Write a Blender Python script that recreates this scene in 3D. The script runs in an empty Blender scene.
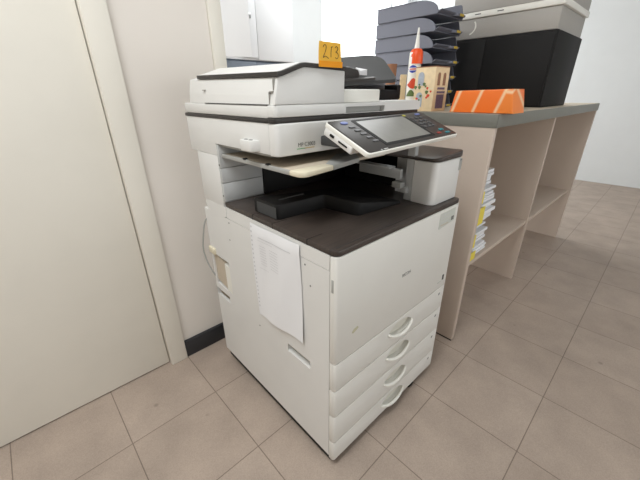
import bpy, bmesh, math, random
from mathutils import Vector, Matrix
random.seed(7)
SC = bpy.context.scene
COL = SC.collection
PI = math.pi

# ------------------------------------------------------------------ camera
def make_camera():
    pos = Vector((-.4532, -.4371, 1.0692))
    yaw, pitch, roll, f = .7469, .4239, -.0073, 322.5
    fw = Vector((math.sin(yaw)*math.cos(pitch), math.cos(yaw)*math.cos(pitch), -math.sin(pitch)))
    r = Vector((math.cos(yaw), -math.sin(yaw), 0)); u = r.cross(fw)
    c, s = math.cos(roll), math.sin(roll)
    r2, u2 = c*r+s*u, -s*r+c*u
    cam = bpy.data.objects.new('camera', bpy.data.cameras.new('camera'))
    m = Matrix(((r2.x, u2.x, -fw.x, pos.x), (r2.y, u2.y, -fw.y, pos.y), (r2.z, u2.z, -fw.z, pos.z), (0, 0, 0, 1)))
    cam.matrix_world = m
    cam.data.sensor_fit = 'HORIZONTAL'; cam.data.sensor_width = 36; cam.data.lens = f/640*36
    cam.data.clip_start = .02
    COL.objects.link(cam); SC.camera = cam
make_camera()

# ------------------------------------------------------------------ world, lights, exposure
world = bpy.data.worlds.new('world'); SC.world = world; world.use_nodes = True
wb = world.node_tree.nodes['Background']
wb.inputs[0].default_value = (.97, .99, 1.0, 1); wb.inputs[1].default_value = 3.0
def area(name, loc, rot, sx, sy, power, color=(1, 1, 1)):
    l = bpy.data.lights.new(name, 'AREA'); l.shape = 'RECTANGLE'; l.size = sx; l.size_y = sy
    l.energy = power; l.color = color
    o = bpy.data.objects.new(name, l); o.location = loc; o.rotation_euler = rot; COL.objects.link(o)
    return o
area('ceiling_lamp_light', (-.95, -.1, 2.57), (0, 0, 0), 1.2, .6, 36, (.95, .985, 1))
area('daylight_fill', (.9, -2.55, 1.25), (math.radians(90), 0, 0), 2.0, 1.1, 20, (.95, .98, 1))  # added fill from behind the camera, brightens the copier front; no window there
area('ceiling_lamp_light', (2.4, 1.7, 2.57), (0, 0, 0), 1.6, .9, 34, (.97, .99, 1))
area('daylight_fill', (3.9, 3.12, 1.7), (math.radians(-90), 0, 0), 2.0, 1.4, 26, (.94, .98, 1))
vs = SC.view_settings
SC.display_settings.display_device = 'sRGB'
vs.view_transform = 'Standard'; vs.look = 'None'; vs.gamma = 1.0; vs.use_curve_mapping = False
vs.exposure = 0.0

# ------------------------------------------------------------------ materials
def mat(name, color, rough=.5, metal=0.0, noise=.0, nscale=8, spec=.5, emit=None, bump=0.0, bscale=200, coat=0):
    m = bpy.data.materials.new(name); m.use_nodes = True
    nt = m.node_tree; b = nt.nodes['Principled BSDF']
    b.inputs['Roughness'].default_value = rough; b.inputs['Metallic'].default_value = metal
    b.inputs['Specular IOR Level'].default_value = spec
    b.inputs['Coat Weight'].default_value = coat
    col = (*color, 1)
    b.inputs['Base Color'].default_value = col
    tc = nt.nodes.new('ShaderNodeTexCoord')
    if noise:
        n = nt.nodes.new('ShaderNodeTexNoise'); n.inputs['Scale'].default_value = nscale; n.inputs['Detail'].default_value = 5
        nt.links.new(tc.outputs['Object'], n.inputs['Vector'])
        r = nt.nodes.new('ShaderNodeValToRGB')
        r.color_ramp.elements[0].position = .3; r.color_ramp.elements[1].position = .72
        r.color_ramp.elements[0].color = tuple(max(0, c*(1-noise)) for c in color)+(1,)
        r.color_ramp.elements[1].color = tuple(min(1, c*(1+noise)) for c in color)+(1,)
        nt.links.new(n.outputs['Fac'], r.inputs['Fac']); nt.links.new(r.outputs['Color'], b.inputs['Base Color'])
    if bump:
        n2 = nt.nodes.new('ShaderNodeTexNoise'); n2.inputs['Scale'].default_value = bscale; n2.inputs['Detail'].default_value = 2
        nt.links.new(tc.outputs['Object'], n2.inputs['Vector'])
        bp = nt.nodes.new('ShaderNodeBump'); bp.inputs['Strength'].default_value = bump; bp.inputs['Distance'].default_value = .001
        nt.links.new(n2.outputs['Fac'], bp.inputs['Height']); nt.links.new(bp.outputs['Normal'], b.inputs['Normal'])
    if emit:
        b.inputs['Emission Color'].default_value = (*emit[0], 1); b.inputs['Emission Strength'].default_value = emit[1]
    return m
def srgb(r, g, b):
    f = lambda v: (v/255/12.92 if v/255 <= .04045 else ((v/255+.055)/1.055)**2.4)
    return (f(r), f(g), f(b))

M = {}
M['shell'] = mat('machine_white_plastic', srgb(227, 226, 223), .42, noise=.025, nscale=5, spec=.35, bump=.08, bscale=900)
M['shell_front'] = mat('machine_door_plastic', srgb(227, 225, 219), .45, noise=.02, nscale=6, spec=.3, bump=.08, bscale=900)
M['handle'] = mat('handle_white_plastic', srgb(236, 234, 226), .35, spec=.4)
M['hollow'] = mat('handle_hollow_plastic', srgb(220, 217, 205), .5)
M['cream'] = mat('yellowed_plastic', srgb(228, 219, 194), .45, noise=.05, nscale=20)
M['beige'] = mat('beige_plastic', srgb(200, 187, 168), .6, noise=.04)
M['grip_beige_shaded'] = mat('beige_slot_shade', srgb(168, 158, 142), .6)  # beige plastic darkened to carry the shade inside the grip slot
M['grip_brown_shaded'] = mat('brown_slot_shade', srgb(132, 120, 104), .6)  # dark brown paints the shadow inside the rear grip slot
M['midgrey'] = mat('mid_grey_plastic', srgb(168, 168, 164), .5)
M['innergrey'] = mat('inner_grey_plastic', srgb(190, 191, 190), .5)
M['darkgrey'] = mat('dark_grey_plastic', srgb(74, 74, 74), .7, spec=.2, bump=.15, bscale=600)
M['trim'] = mat('charcoal_trim_plastic', srgb(60, 57, 55), .45, spec=.3)
M['black'] = mat('black_plastic', srgb(26, 25, 25), .6, spec=.25)
M['matt_black'] = mat('matt_black_plastic', srgb(22, 21, 21), .6, spec=.3)
M['gap'] = mat('seam_gap_black', srgb(60, 58, 56), .8)
M['seam'] = mat('panel_seam_grey', srgb(160, 157, 150), .7)
M['metal'] = mat('worn_steel', (.5, .5, .5), .35, metal=1)
M['note'] = mat('orange_note_paper', srgb(255, 204, 78), .8, noise=.03)
M['note_band'] = mat('orange_note_strip', srgb(252, 164, 30), .8)
M['ink'] = mat('dark_ink', srgb(70, 52, 40), .7)
M['print'] = mat('grey_print', srgb(120, 120, 116), .7)
M['fine'] = mat('faint_print', srgb(208, 208, 210), .8)
M['green'] = mat('green_print', srgb(70, 160, 90), .6)
M['wall'] = mat('wall_paint', srgb(228, 221, 213), .85, noise=.015, nscale=3, bump=.15, bscale=300)
M['white_wall'] = mat('far_wall_paint', srgb(226, 228, 228), .9, noise=.01)
M['jamb'] = mat('door_frame_paint', srgb(232, 227, 216), .5, noise=.015)
M['basebd'] = mat('black_skirting', srgb(40, 41, 45), .45)
M['counter_side'] = mat('counter_beige_laminate', srgb(200, 184, 170), .55, noise=.02, nscale=6)
M['counter_edge'] = mat('counter_edge_band', srgb(126, 126, 118), .4, noise=.03)
M['counter_top'] = mat('counter_top_laminate', srgb(206, 192, 172), .5, noise=.03)
M['paper'] = mat('white_paper', srgb(238, 238, 240), .85)
M['yellow'] = mat('yellow_tag_paper', srgb(236, 216, 86), .75)
M['letter_tray'] = mat('grey_polystyrene', srgb(108, 110, 121), .45, spec=.4)
M['tag_gold'] = mat('yellow_insert', srgb(190, 160, 60), .6)
M['cabinet'] = mat('white_cupboard_laminate', srgb(238, 240, 242), .5)
M['bluegrey'] = mat('blue_grey_cupboard', srgb(112, 122, 134), .5)
M['greyplastic'] = mat('warm_grey_plastic', srgb(170, 166, 160), .5)
M['orange'] = mat('orange_cap', srgb(240, 84, 24), .4)
M['blue'] = mat('blue_print', srgb(50, 70, 170), .5)
M['red'] = mat('red_print', srgb(214, 76, 44), .5)
M['leaf'] = mat('leaf_print', srgb(96, 116, 66), .6)
M['brown'] = mat('brown_card', srgb(158, 112, 84), .8, noise=.06)
M['carton'] = mat('printed_cream_carton', srgb(232, 208, 168), .6, noise=.07, nscale=60)
M['carton_pale'] = mat('pale_window_print', srgb(172, 178, 188), .6, noise=.12, nscale=120)
M['carton_dark'] = mat('purple_shutter_print', srgb(112, 92, 112), .6, noise=.3, nscale=180)
M['carton_brown'] = mat('brown_window_print', srgb(150, 110, 84), .6, noise=.2, nscale=150)
M['key_red'] = mat('red_key', srgb(150, 52, 44), .5)
M['key_teal'] = mat('teal_key', srgb(40, 130, 140), .5)
M['key_yellow'] = mat('yellow_key', srgb(176, 172, 50), .5)
M['key_blue'] = mat('blue_key', srgb(110, 122, 176), .5)
M['key_grey'] = mat('grey_key', srgb(74, 74, 76), .45)
M['label'] = mat('pale_label', srgb(206, 208, 200), .6, noise=.05, nscale=90)

def tray_mat():
    m = mat('brown_black_tray', srgb(66, 58, 54), .38, spec=.45)
    nt = m.node_tree; b = nt.nodes['Principled BSDF']; tc = nt.nodes['Texture Coordinate']
    mp = nt.nodes.new('ShaderNodeMapping'); mp.inputs['Scale'].default_value = (3, 70, 1)
    n = nt.nodes.new('ShaderNodeTexNoise'); n.inputs['Scale'].default_value = 3; n.inputs['Detail'].default_value = 4
    r = nt.nodes.new('ShaderNodeValToRGB')
    r.color_ramp.elements[0].position = .3; r.color_ramp.elements[1].position = .75
    r.color_ramp.elements[0].color = (*srgb(56, 50, 47), 1); r.color_ramp.elements[1].color = (*srgb(76, 66, 60), 1)
    nt.links.new(tc.outputs['Object'], mp.inputs['Vector']); nt.links.new(mp.outputs['Vector'], n.inputs['Vector'])
    nt.links.new(n.outputs['Fac'], r.inputs['Fac']); nt.links.new(r.outputs['Color'], b.inputs['Base Color'])
    return m
M['tray'] = tray_mat()

def floor_mat():
    m = bpy.data.materials.new('grey_brown_floor_tiles'); m.use_nodes = True
    nt = m.node_tree; b = nt.nodes['Principled BSDF']
    tc = nt.nodes.new('ShaderNodeTexCoord'); mp = nt.nodes.new('ShaderNodeMapping')
    mp.vector_type = 'TEXTURE'
    mp.inputs['Location'].default_value = (.1709-1.35, -.0779-.35, 0); mp.inputs['Rotation'].default_value = (0, 0, .0113)
    br = nt.nodes.new('ShaderNodeTexBrick'); br.offset = 0; br.squash = 1
    br.inputs['Scale'].default_value = 1; br.inputs['Brick Width'].default_value = .3006; br.inputs['Row Height'].default_value = .3006
    br.inputs['Mortar Size'].default_value = .0018; br.inputs['Mortar Smooth'].default_value = .3
    br.inputs['Color1'].default_value = (*srgb(172, 156, 143), 1); br.inputs['Color2'].default_value = (*srgb(167, 151, 138), 1)
    br.inputs['Mortar'].default_value = (*srgb(126, 112, 101), 1)
    n = nt.nodes.new('ShaderNodeTexNoise'); n.inputs['Scale'].default_value = 330; n.inputs['Detail'].default_value = 3
    n2 = nt.nodes.new('ShaderNodeTexNoise'); n2.inputs['Scale'].default_value = 7; n2.inputs['Detail'].default_value = 5
    v = nt.nodes.new('ShaderNodeTexVoronoi'); v.inputs['Scale'].default_value = 5.5
    add = nt.nodes.new('ShaderNodeMath'); add.operation = 'ADD'
    rg = nt.nodes.new('ShaderNodeMapRange'); rg.inputs[1].default_value = .6; rg.inputs[2].default_value = 1.4; rg.inputs[3].default_value = .80; rg.inputs[4].default_value = 1.2
    sp = nt.nodes.new('ShaderNodeMapRange'); sp.inputs[1].default_value = .03; sp.inputs[2].default_value = .06; sp.inputs[3].default_value = .72; sp.inputs[4].default_value = 1.0
    mul = nt.nodes.new('ShaderNodeMath'); mul.operation = 'MULTIPLY'
    mx = nt.nodes.new('ShaderNodeMix'); mx.data_type = 'RGBA'; mx.blend_type = 'MULTIPLY'; mx.inputs[0].default_value = 1
    L = nt.links.new
    L(tc.outputs['Object'], mp.inputs['Vector']); L(mp.outputs['Vector'], br.inputs['Vector'])
    for k in (n, n2, v): L(tc.outputs['Object'], k.inputs['Vector'])
    L(n.outputs['Fac'], add.inputs[0]); L(n2.outputs['Fac'], add.inputs[1]); L(add.outputs[0], rg.inputs[0])
    L(v.outputs['Distance'], sp.inputs[0]); L(rg.outputs[0], mul.inputs[0]); L(sp.outputs[0], mul.inputs[1])
    L(br.outputs['Color'], mx.inputs[6]); L(mul.outputs[0], mx.inputs[7]); L(mx.outputs[2], b.inputs['Base Color'])
    b.inputs['Roughness'].default_value = .5; b.inputs['Specular IOR Level'].default_value = .35
    bp = nt.nodes.new('ShaderNodeBump'); bp.inputs['Strength'].default_value = .4; bp.inputs['Distance'].default_value = .001; bp.invert = True
    L(br.outputs['Fac'], bp.inputs['Height']); L(bp.outputs['Normal'], b.inputs['Normal'])
    return m
M['floor'] = floor_mat()

def screen_mat():
    m = mat('touch_screen_glass', srgb(128, 127, 122), .3, noise=.10, nscale=18, spec=.4)
    return m
M['screen'] = screen_mat()

def glass_mat():
    m = bpy.data.materials.new('window_glass'); m.use_nodes = True
    nt = m.node_tree; nt.nodes.clear()
    o = nt.nodes.new('ShaderNodeOutputMaterial'); t = nt.nodes.new('ShaderNodeBsdfTransparent'); g = nt.nodes.new('ShaderNodeBsdfGlossy')
    g.inputs['Roughness'].default_value = .02; t.inputs[0].default_value = (.96, .98, .98, 1)
    mx = nt.nodes.new('ShaderNodeMixShader'); mx.inputs[0].default_value = .06
    nt.links.new(t.outputs[0], mx.inputs[1]); nt.links.new(g.outputs[0], mx.inputs[2]); nt.links.new(mx.outputs[0], o.inputs[0])
    return m
M['glass'] = glass_mat()

def thin_paper(m, col, amount):
    # thin paper lets daylight through from behind
    nt = m.node_tree; out = nt.nodes['Material Output']; b = nt.nodes['Principled BSDF']
    t = nt.nodes.new('ShaderNodeBsdfTranslucent'); t.inputs[0].default_value = (*col, 1)
    mx = nt.nodes.new('ShaderNodeMixShader'); mx.inputs[0].default_value = amount
    nt.links.new(b.outputs[0], mx.inputs[1]); nt.links.new(t.outputs[0], mx.inputs[2]); nt.links.new(mx.outputs[0], out.inputs[0])
thin_paper(M['note'], srgb(255, 236, 165), .45)
def orange_mat():
    m = mat('orange_wrapping', srgb(246, 120, 36), .45)
    nt = m.node_tree; b = nt.nodes['Principled BSDF']; tc = nt.nodes['Texture Coordinate']
    mp = nt.nodes.new('ShaderNodeMapping'); mp.inputs['Rotation'].default_value = (.5, .35, .3); mp.inputs['Scale'].default_value = (1, 1, 1)
    br = nt.nodes.new('ShaderNodeTexBrick'); br.offset = .4
    br.inputs['Scale'].default_value = 1; br.inputs['Brick Width'].default_value = .16; br.inputs['Row Height'].default_value = .07
    br.inputs['Mortar Size'].default_value = .008; br.inputs['Mortar Smooth'].default_value = .9
    br.inputs['Color1'].default_value = (*srgb(250, 118, 34), 1); br.inputs['Color2'].default_value = (*srgb(246, 138, 56), 1)
    br.inputs['Mortar'].default_value = (*srgb(252, 206, 160), 1)
    sw = nt.nodes.new('ShaderNodeMapping'); sw.inputs['Rotation'].default_value = (0, PI/2, 0)
    nt.links.new(tc.outputs['Object'], sw.inputs['Vector']); nt.links.new(sw.outputs['Vector'], mp.inputs['Vector'])
    nt.links.new(mp.outputs['Vector'], br.inputs['Vector']); nt.links.new(br.outputs['Color'], b.inputs['Base Color'])
    return m
M['orange_wrap'] = orange_mat()

# ------------------------------------------------------------------ mesh helpers
def bev(bm, geom_edges, b, seg=2):
    if b > 0:
        bmesh.ops.bevel(bm, geom=list(geom_edges), offset=b, segments=seg, profile=.5, affect='EDGES', clamp_overlap=True)
def box(bm, x0, x1, y0, y1, z0, z1, b=.0, seg=2):
    t = bmesh.new()
    r = bmesh.ops.create_cube(t, size=1)
    bmesh.ops.scale(t, vec=(x1-x0, y1-y0, z1-z0), verts=t.verts)
    bmesh.ops.translate(t, vec=((x0+x1)/2, (y0+y1)/2, (z0+z1)/2), verts=t.verts)
    bev(t, t.edges, b, seg)
    merge(bm, t)
def merge(bm, t, mtx=None):
    me = bpy.data.meshes.new('tmp'); t.to_mesh(me); t.free()
    if mtx is not None: me.transform(mtx)
    bm.from_mesh(me); bpy.data.meshes.remove(me)
def fillet(pts, radii, n=6):
    out = []
    N = len(pts)
    for i, p in enumerate(pts):
        r = radii[i] if isinstance(radii, (list, tuple)) else radii
        P = Vector(p); A = Vector(pts[i-1]); B = Vector(pts[(i+1) % N])
        if r <= 0: out.append(P); continue
        a = (A-P).normalized(); b = (B-P).normalized()
        ang = a.angle(b); d = r/math.tan(ang/2)
        d = min(d, (A-P).length*.49, (B-P).length*.49); rr = d*math.tan(ang/2)
        c = P+(a+b).normalized()*(rr/math.sin(ang/2))
        s = P+a*d; e = P+b*d
        v0 = s-c; v1 = e-c; th = v0.angle(v1) if v0.length and v1.length else 0
        sg = 1 if v0.x*v1.y-v0.y*v1.x > 0 else -1
        for k in range(n+1):
            t = sg*th*k/n
            out.append(c+Vector((v0.x*math.cos(t)-v0.y*math.sin(t), v0.x*math.sin(t)+v0.y*math.cos(t))))
    return [tuple(v) for v in out]
def prism(bm, pts, axis, lo, hi, b=0, seg=2, top=None):
    """extrude polygon; axis 'z': pts are (x,y); 'y': (x,z); 'x': (y,z). top: function (x,y)->z for the upper cap"""
    t = bmesh.new()
    def mk(p, h):
        if axis == 'z': return (p[0], p[1], h)
        if axis == 'y': return (p[0], h, p[1])
        return (h, p[0], p[1])
    A = [t.verts.new(mk(p, lo)) for p in pts]
    B = [t.verts.new(mk(p, top(*p) if top else hi)) for p in pts]
    fa = t.faces.new(A); fb = t.faces.new(B[::-1])
    n = len(pts)
    for i in range(n):
        t.faces.new((A[i], B[i], B[(i+1) % n], A[(i+1) % n]))
    bmesh.ops.recalc_face_normals(t, faces=t.faces)
    if b > 0:
        es = set(fb.edges) | set(fa.edges)
        bev(t, es, b, seg)
    merge(bm, t)
def tube(bm, path, r, n=10, caps=True):
    t = bmesh.new(); rings = []
    P = [Vector(p) for p in path]
    up0 = None
    for i, p in enumerate(P):
        d = (P[min(i+1, len(P)-1)]-P[max(i-1, 0)]).normalized()
        ref = Vector((0, 0, 1)) if abs(d.z) < .9 else Vector((1, 0, 0))
        if up0 is not None: ref = up0
        a = d.cross(ref).normalized(); bb = a.cross(d).normalized(); up0 = bb
        rr = r[i] if isinstance(r, (list, tuple)) else r
        rings.append([t.verts.new(p+a*rr*math.cos(2*PI*k/n)+bb*rr*math.sin(2*PI*k/n)) for k in range(n)])
    for i in range(len(rings)-1):
        for k in range(n):
            t.faces.new((rings[i][k], rings[i][(k+1) % n], rings[i+1][(k+1) % n], rings[i+1][k]))
    if caps:
        t.faces.new(rings[0][::-1]); t.faces.new(rings[-1])
    bmesh.ops.recalc_face_normals(t, faces=t.faces)
    merge(bm, t)
def smooth_path(pts, n=8):
    out = []
    P = [Vector(p) for p in pts]; P = [P[0]*2-P[1]]+P+[P[-1]*2-P[-2]]
    for i in range(1, len(P)-2):
        for k in range(n):
            t = k/n
            a, b, c, d = P[i-1], P[i], P[i+1], P[i+2]
            out.append(.5*((2*b)+(-a+c)*t+(2*a-5*b+4*c-d)*t*t+(-a+3*b-3*c+d)*t**3))
    out.append(P[-2]); return out
def lathe(bm, prof, cx, cy, n=24):
    t = bmesh.new(); rings = []
    for r, z in prof:
        rings.append([t.verts.new((cx+max(r, .0002)*math.cos(2*PI*k/n), cy+max(r, .0002)*math.sin(2*PI*k/n), z)) for k in range(n)])
    for i in range(len(rings)-1):
        for k in range(n):
            t.faces.new((rings[i][k], rings[i][(k+1) % n], rings[i+1][(k+1) % n], rings[i+1][k]))
    t.faces.new(rings[0][::-1]); t.faces.new(rings[-1])
    bmesh.ops.recalc_face_normals(t, faces=t.faces)
    merge(bm, t)
def holed_panel(bm, axis, plane, u0, u1, v0, v1, holes, depth, thick, back=True):
    """panel on plane (axis 'x' or 'y'), facing negative axis, with rectangular wells going in +axis by depth; outer slab thickness thick"""
    t = bmesh.new()
    us = sorted({u0, u1, *[h[0] for h in holes], *[h[1] for h in holes]})
    vs_ = sorted({v0, v1, *[h[2] for h in holes], *[h[3] for h in holes]})
    def P(u, v, d): return (plane+d, u, v) if axis == 'x' else (u, plane+d, v)
    cache = {}
    def V(u, v, d):
        k = (round(u, 5), round(v, 5), round(d, 5))
        if k not in cache: cache[k] = t.verts.new(P(u, v, d))
        return cache[k]
    inh = lambda u, v: any(h[0] < u < h[1] and h[2] < v < h[3] for h in holes)
    for i in range(len(us)-1):
        for j in range(len(vs_)-1):
            d = depth if inh((us[i]+us[i+1])/2, (vs_[j]+vs_[j+1])/2) else 0
            t.faces.new([V(us[i], vs_[j], d), V(us[i+1], vs_[j], d), V(us[i+1], vs_[j+1], d), V(us[i], vs_[j+1], d)])
    for h in holes:
        uu = [u for u in us if h[0] <= u <= h[1]]; vv = [v for v in vs_ if h[2] <= v <= h[3]]
        for a, b_ in zip(uu, uu[1:]):
            for v in (h[2], h[3]): t.faces.new([V(a, v, 0), V(b_, v, 0), V(b_, v, depth), V(a, v, depth)])
        for a, b_ in zip(vv, vv[1:]):
            for u in (h[0], h[1]): t.faces.new([V(u, a, 0), V(u, b_, 0), V(u, b_, depth), V(u, a, depth)])
    for a, b_ in zip(us, us[1:]):
        for v in (v0, v1): t.faces.new([V(a, v, 0), V(b_, v, 0), V(b_, v, thick), V(a, v, thick)])
    for a, b_ in zip(vs_, vs_[1:]):
        for u in (u0, u1): t.faces.new([V(u, a, 0), V(u, b_, 0), V(u, b_, thick), V(u, a, thick)])
    bmesh.ops.recalc_face_normals(t, faces=t.faces)
    merge(bm, t)
def origin_of(o):
    w = Vector((0, 0, 0)); p = o
    while p is not None: w = w+p.location; p = p.parent
    return w
def thing(name, label, cat, loc, group=None):
    o = bpy.data.objects.new(name, None); COL.objects.link(o)
    o.location = loc; o.empty_display_size = .05
    o['label'] = label; o['category'] = cat
    if group: o['group'] = group
    return o
def obj(name, bm, m, parent=None, smooth=True, label=None, cat=None, group=None, kind=None):
    """bm is in world coordinates"""
    if isinstance(bm, bmesh.types.BMesh):
        me = bpy.data.meshes.new(name); bm.to_mesh(me); bm.free()
    else: me = bm
    me.materials.clear()
    for k in (m if isinstance(m, list) else [m]): me.materials.append(k)
    co = [v.co for v in me.vertices]
    lo = Vector([min(c[i] for c in co) for i in range(3)]); hi = Vector([max(c[i] for c in co) for i in range(3)])
    org = Vector(((lo.x+hi.x)/2, (lo.y+hi.y)/2, lo.z))
    me.transform(Matrix.Translation(-org))
    if smooth:
        me.shade_smooth()
        try: me.set_sharp_from_angle(angle=math.radians(32))
        except Exception: pass
    o = bpy.data.objects.new(name, me); COL.objects.link(o)
    if parent is not None:
        o.parent = parent; o.location = org-origin_of(parent)
    else: o.location = org
    if label: o['label'] = label
    if cat: o['category'] = cat
    if group: o['group'] = group
    if kind: o['kind'] = kind
    return o
def B(): return bmesh.new()
def bx(name, x0, x1, y0, y1, z0, z1, m, parent=None, b=.0, seg=2, **k):
    bm = B(); box(bm, x0, x1, y0, y1, z0, z1, b, seg); return obj(name, bm, m, parent, **k)
def struct(name, bm, m): return obj(name, bm, m, kind='structure')
def text_mesh(s, size, mtx, ext=.0003, shear=0):
    c = bpy.data.curves.new('txt', 'FONT'); c.body = s; c.size = size; c.extrude = ext; c.shear = shear
    c.align_x = 'LEFT'
    o = bpy.data.objects.new('txt', c); COL.objects.link(o)
    dg = bpy.context.evaluated_depsgraph_get(); dg.update()
    me = bpy.data.meshes.new_from_object(o.evaluated_get(dg))
    bpy.data.objects.remove(o); bpy.data.curves.remove(c)
    me.transform(mtx); return me
def frame_y(x, y, z):   # text standing on a face that looks to -y
    return Matrix(((1, 0, 0, x), (0, 0, -1, y), (0, 1, 0, z), (0, 0, 0, 1)))
def dup(root, delta, label=None):
    r = root.copy(); COL.objects.link(r); r.location = root.location+Vector(delta)
    if label: r['label'] = label
    for ch in list(root.children):
        c = ch.copy(); COL.objects.link(c); c.parent = r
        for g in list(ch.children):
            d = g.copy(); COL.objects.link(d); d.parent = c
    return r

# ------------------------------------------------------------------ the room
bm = B(); box(bm, -2.4, 5.1, -2.6, 3.3, -.05, 0); struct('floor', bm, M['floor'])
bm = B(); box(bm, -2.4, 5.1, -2.6, 3.3, 2.6, 2.68); struct('ceiling', bm, M['white_wall'])
bm = B(); box(bm, -.14, .167, .793, .90, 0, 2.6); struct('wall_back', bm, M['wall'])
bm = B(); box(bm, -2.4, -1.13, .793, .90, 0, 2.6); box(bm, -1.13, -.14, .793, .90, 2.1, 2.6); struct('wall_left', bm, M['wall'])
bm = B(); box(bm, .1685, .217, .783, .91, 0, 2.6, .003); struct('trim_1', bm, M['jamb'])
bm = B(); box(bm, -.209, -.141, .775, .86, 0, 2.1, .003); struct('trim_2', bm, M['jamb'])
bm = B(); box(bm, -1.13, -1.06, .775, .86, 0, 2.1, .003); box(bm, -1.06, -.209, .775, .86, 2.035, 2.1, .003); struct('trim_3', bm, M['jamb'])
bm = B(); box(bm, -1.058, -.212, .80, .84, .006, 2.033, .002); struct('door_1', bm, M['jamb'])
bm = B(); box(bm, -.14, .167, .778, .793, 0, .083, .002); struct('baseboard_back', bm, M['basebd'])
bm = B()   # far wall with its window opening
box(bm, .22, 2.79, 3.2, 3.3, 0, 2.6); box(bm, 4.95, 5.1, 3.2, 3.3, 0, 2.6)
box(bm, 2.79, 4.95, 3.2, 3.3, 0, .95); box(bm, 2.79, 4.95, 3.2, 3.3, 2.5, 2.6); struct('wall_far', bm, M['white_wall'])
bm = B(); box(bm, 5.0, 5.1, -2.6, 3.2, 0, 2.6); struct('wall_right', bm, M['white_wall'])
bm = B(); box(bm, -2.5, 5.1, -2.7, -2.6, 0, 2.6); struct('wall_front', bm, M['white_wall'])
bm = B(); box(bm, -2.5, -2.4, -2.6, .9, 0, 2.6); struct('wall_west', bm, M['wall'])
bm = B()
for x0, x1 in ((2.79, 2.83), (4.45, 4.5), (4.91, 4.95)): box(bm, x0, x1, 3.215, 3.265, .95, 2.5, .004)
for z0, z1 in ((.95, 1.0), (2.45, 2.5)): box(bm, 2.79, 4.95, 3.215, 3.265, z0, z1, .004)
w1 = struct('window_1', bm, M['cabinet'])
bm = B(); box(bm, 2.83, 4.91, 3.235, 3.241, 1.0, 2.45); obj('window_glass', bm, M['glass'], w1)

# ------------------------------------------------------------------ multifunction copier
W, D = .587, .66
cp = thing('office_copier', 'large white floor-standing office copier with brown-black output tray and four paper drawers', 'copier', (.29, .33, 0))
# base and casters
bm = B(); prism(bm, fillet([(.003, .010), (W-.006, .010), (W-.006, D-.004), (.003, D-.004)], .012), 'z', .020, .040); obj('base_plate', bm, M['black'], cp)
for x, y in ((.07, .09), (.443, .018), (.07, .58), (.51, .58)):
    bm = B(); t = bmesh.new()
    prism(bm, [(y+.016*math.cos(2*PI*k/20), .016+.016*math.sin(2*PI*k/20)) for k in range(20)], 'x', x-.013, x+.013, .003)
    box(bm, x-.017, x+.017, y-.012, y+.012, .018, .026, .002)
    obj('caster', bm, M['black'], cp)
# cabinet body
bm = B(); box(bm, .030, W-.002, .028, D, .0405, .735, .004); obj('cabinet_body', bm, M['shell'], cp)
# left cover, below the seam, with the two grips and the bay at the rear
bm = B()
holed_panel(bm, 'x', 0.0, .0205, D, .0405, .699, [(.098, .203, .340, .370), (.567, .671, .329, .359), (.535, .656, .385, .520)], .0285, .029)
sp = obj('side_cover', bm, M['shell'], cp, smooth=False)
bx('grip_recess', .016, .0284, .1, .2015, .342, .368, M['grip_beige_shaded'], sp)
bx('grip_recess', .010, .0284, .569, .6695, .331, .357, M['grip_brown_shaded'], sp)
bm = B(); prism(bm, [(.573, .388), (.6555, .402), (.6555, .517), (.573, .502)], 'x', .004, .0284); obj('rear_bay', bm, M['beige'], sp)
bm = B(); prism(bm, [(.536, .387), (.572, .387), (.572, .503), (.536, .499)], 'x', .0005, .028); obj('rear_bay_flap', bm, M['handle'], sp)
bm = B(); box(bm, -.008, .012, .628, .676, .518, .545, .005); obj('rear_tab', bm, M['cream'], sp, label='cream plastic tab at the rear edge')
for y, z in ((.108, .683), (.089, .629), (.492, .686), (.501, .622), (.36, .345)):
    bm = B(); prism(bm, [(y+.0026*math.cos(2*PI*k/10), z+.0026*math.sin(2*PI*k/10)) for k in range(10)], 'x', -.0006, .003); obj('screw_hole', bm, M['print'], cp)
bm = B()
holed_panel(bm, 'x', 0.0, .021, .50, .7005, .739, [], .004, .0098); obj('side_cover_upper', bm, M['shell'], cp, smooth=False)
# front door (tall) and drawers
def front_panel(name, z0, z1, parent, m=None):
    bm = B()
    pts = fillet([(.0, .0186), (.0, .0), (W, .0), (W, .0186)], [0, .017, .012, 0], 6)
    prism(bm, pts, 'z', z0, z1, .0008, 2)
    return obj(name, bm, m or M['shell_front'], parent)
LINES = [.4238, .3256, .2237, .1114, .031]
door = front_panel('front_door', LINES[0]+.0012, .7385, cp)
bx('door_grip', -.0008, .004, .0075, .0145, .645, .680, M['midgrey'], door, .001)
me = text_mesh('RICOH', .0145, frame_y(.279, -.0003, .577)); obj('brand_lettering', me, M['print'], door, smooth=False)
bm = B(); prism(bm, fillet([(.462, .676), (.562, .684), (.562, .742-.012), (.462, .728)], .003), 'y', -.0009, .0004)
lab = obj('info_label', bm, M['label'], door, label='pale printed information label')
bm = B()
for k, (a, b_) in enumerate(((.47, .53), (.47, .525), (.47, .52))): box(bm, a, b_, -.0012, -.0006, .720-.012*k, .722-.012*k)
obj('label_print', bm, M['fine'], lab)
bx('label_code', .538, .556, -.0012, -.0006, .689, .703, M['print'], lab)
bx('label_stripe', .472, .52, -.0012, -.0006, .685, .688, M['beige'], lab)
bx('status_window', .549, .561, -.0008, .002, .455, .476, M['darkgrey'], door, .001)
bx('status_print', .52, .54, -.0006, .002, .452, .456, M['label'], door)
bm = B(); prism(bm, [(.062, .498), (.07, .506), (.085, .509), (.09, .502), (.08, .497), (.068, .493)], 'y', -.0003, .001)
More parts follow.
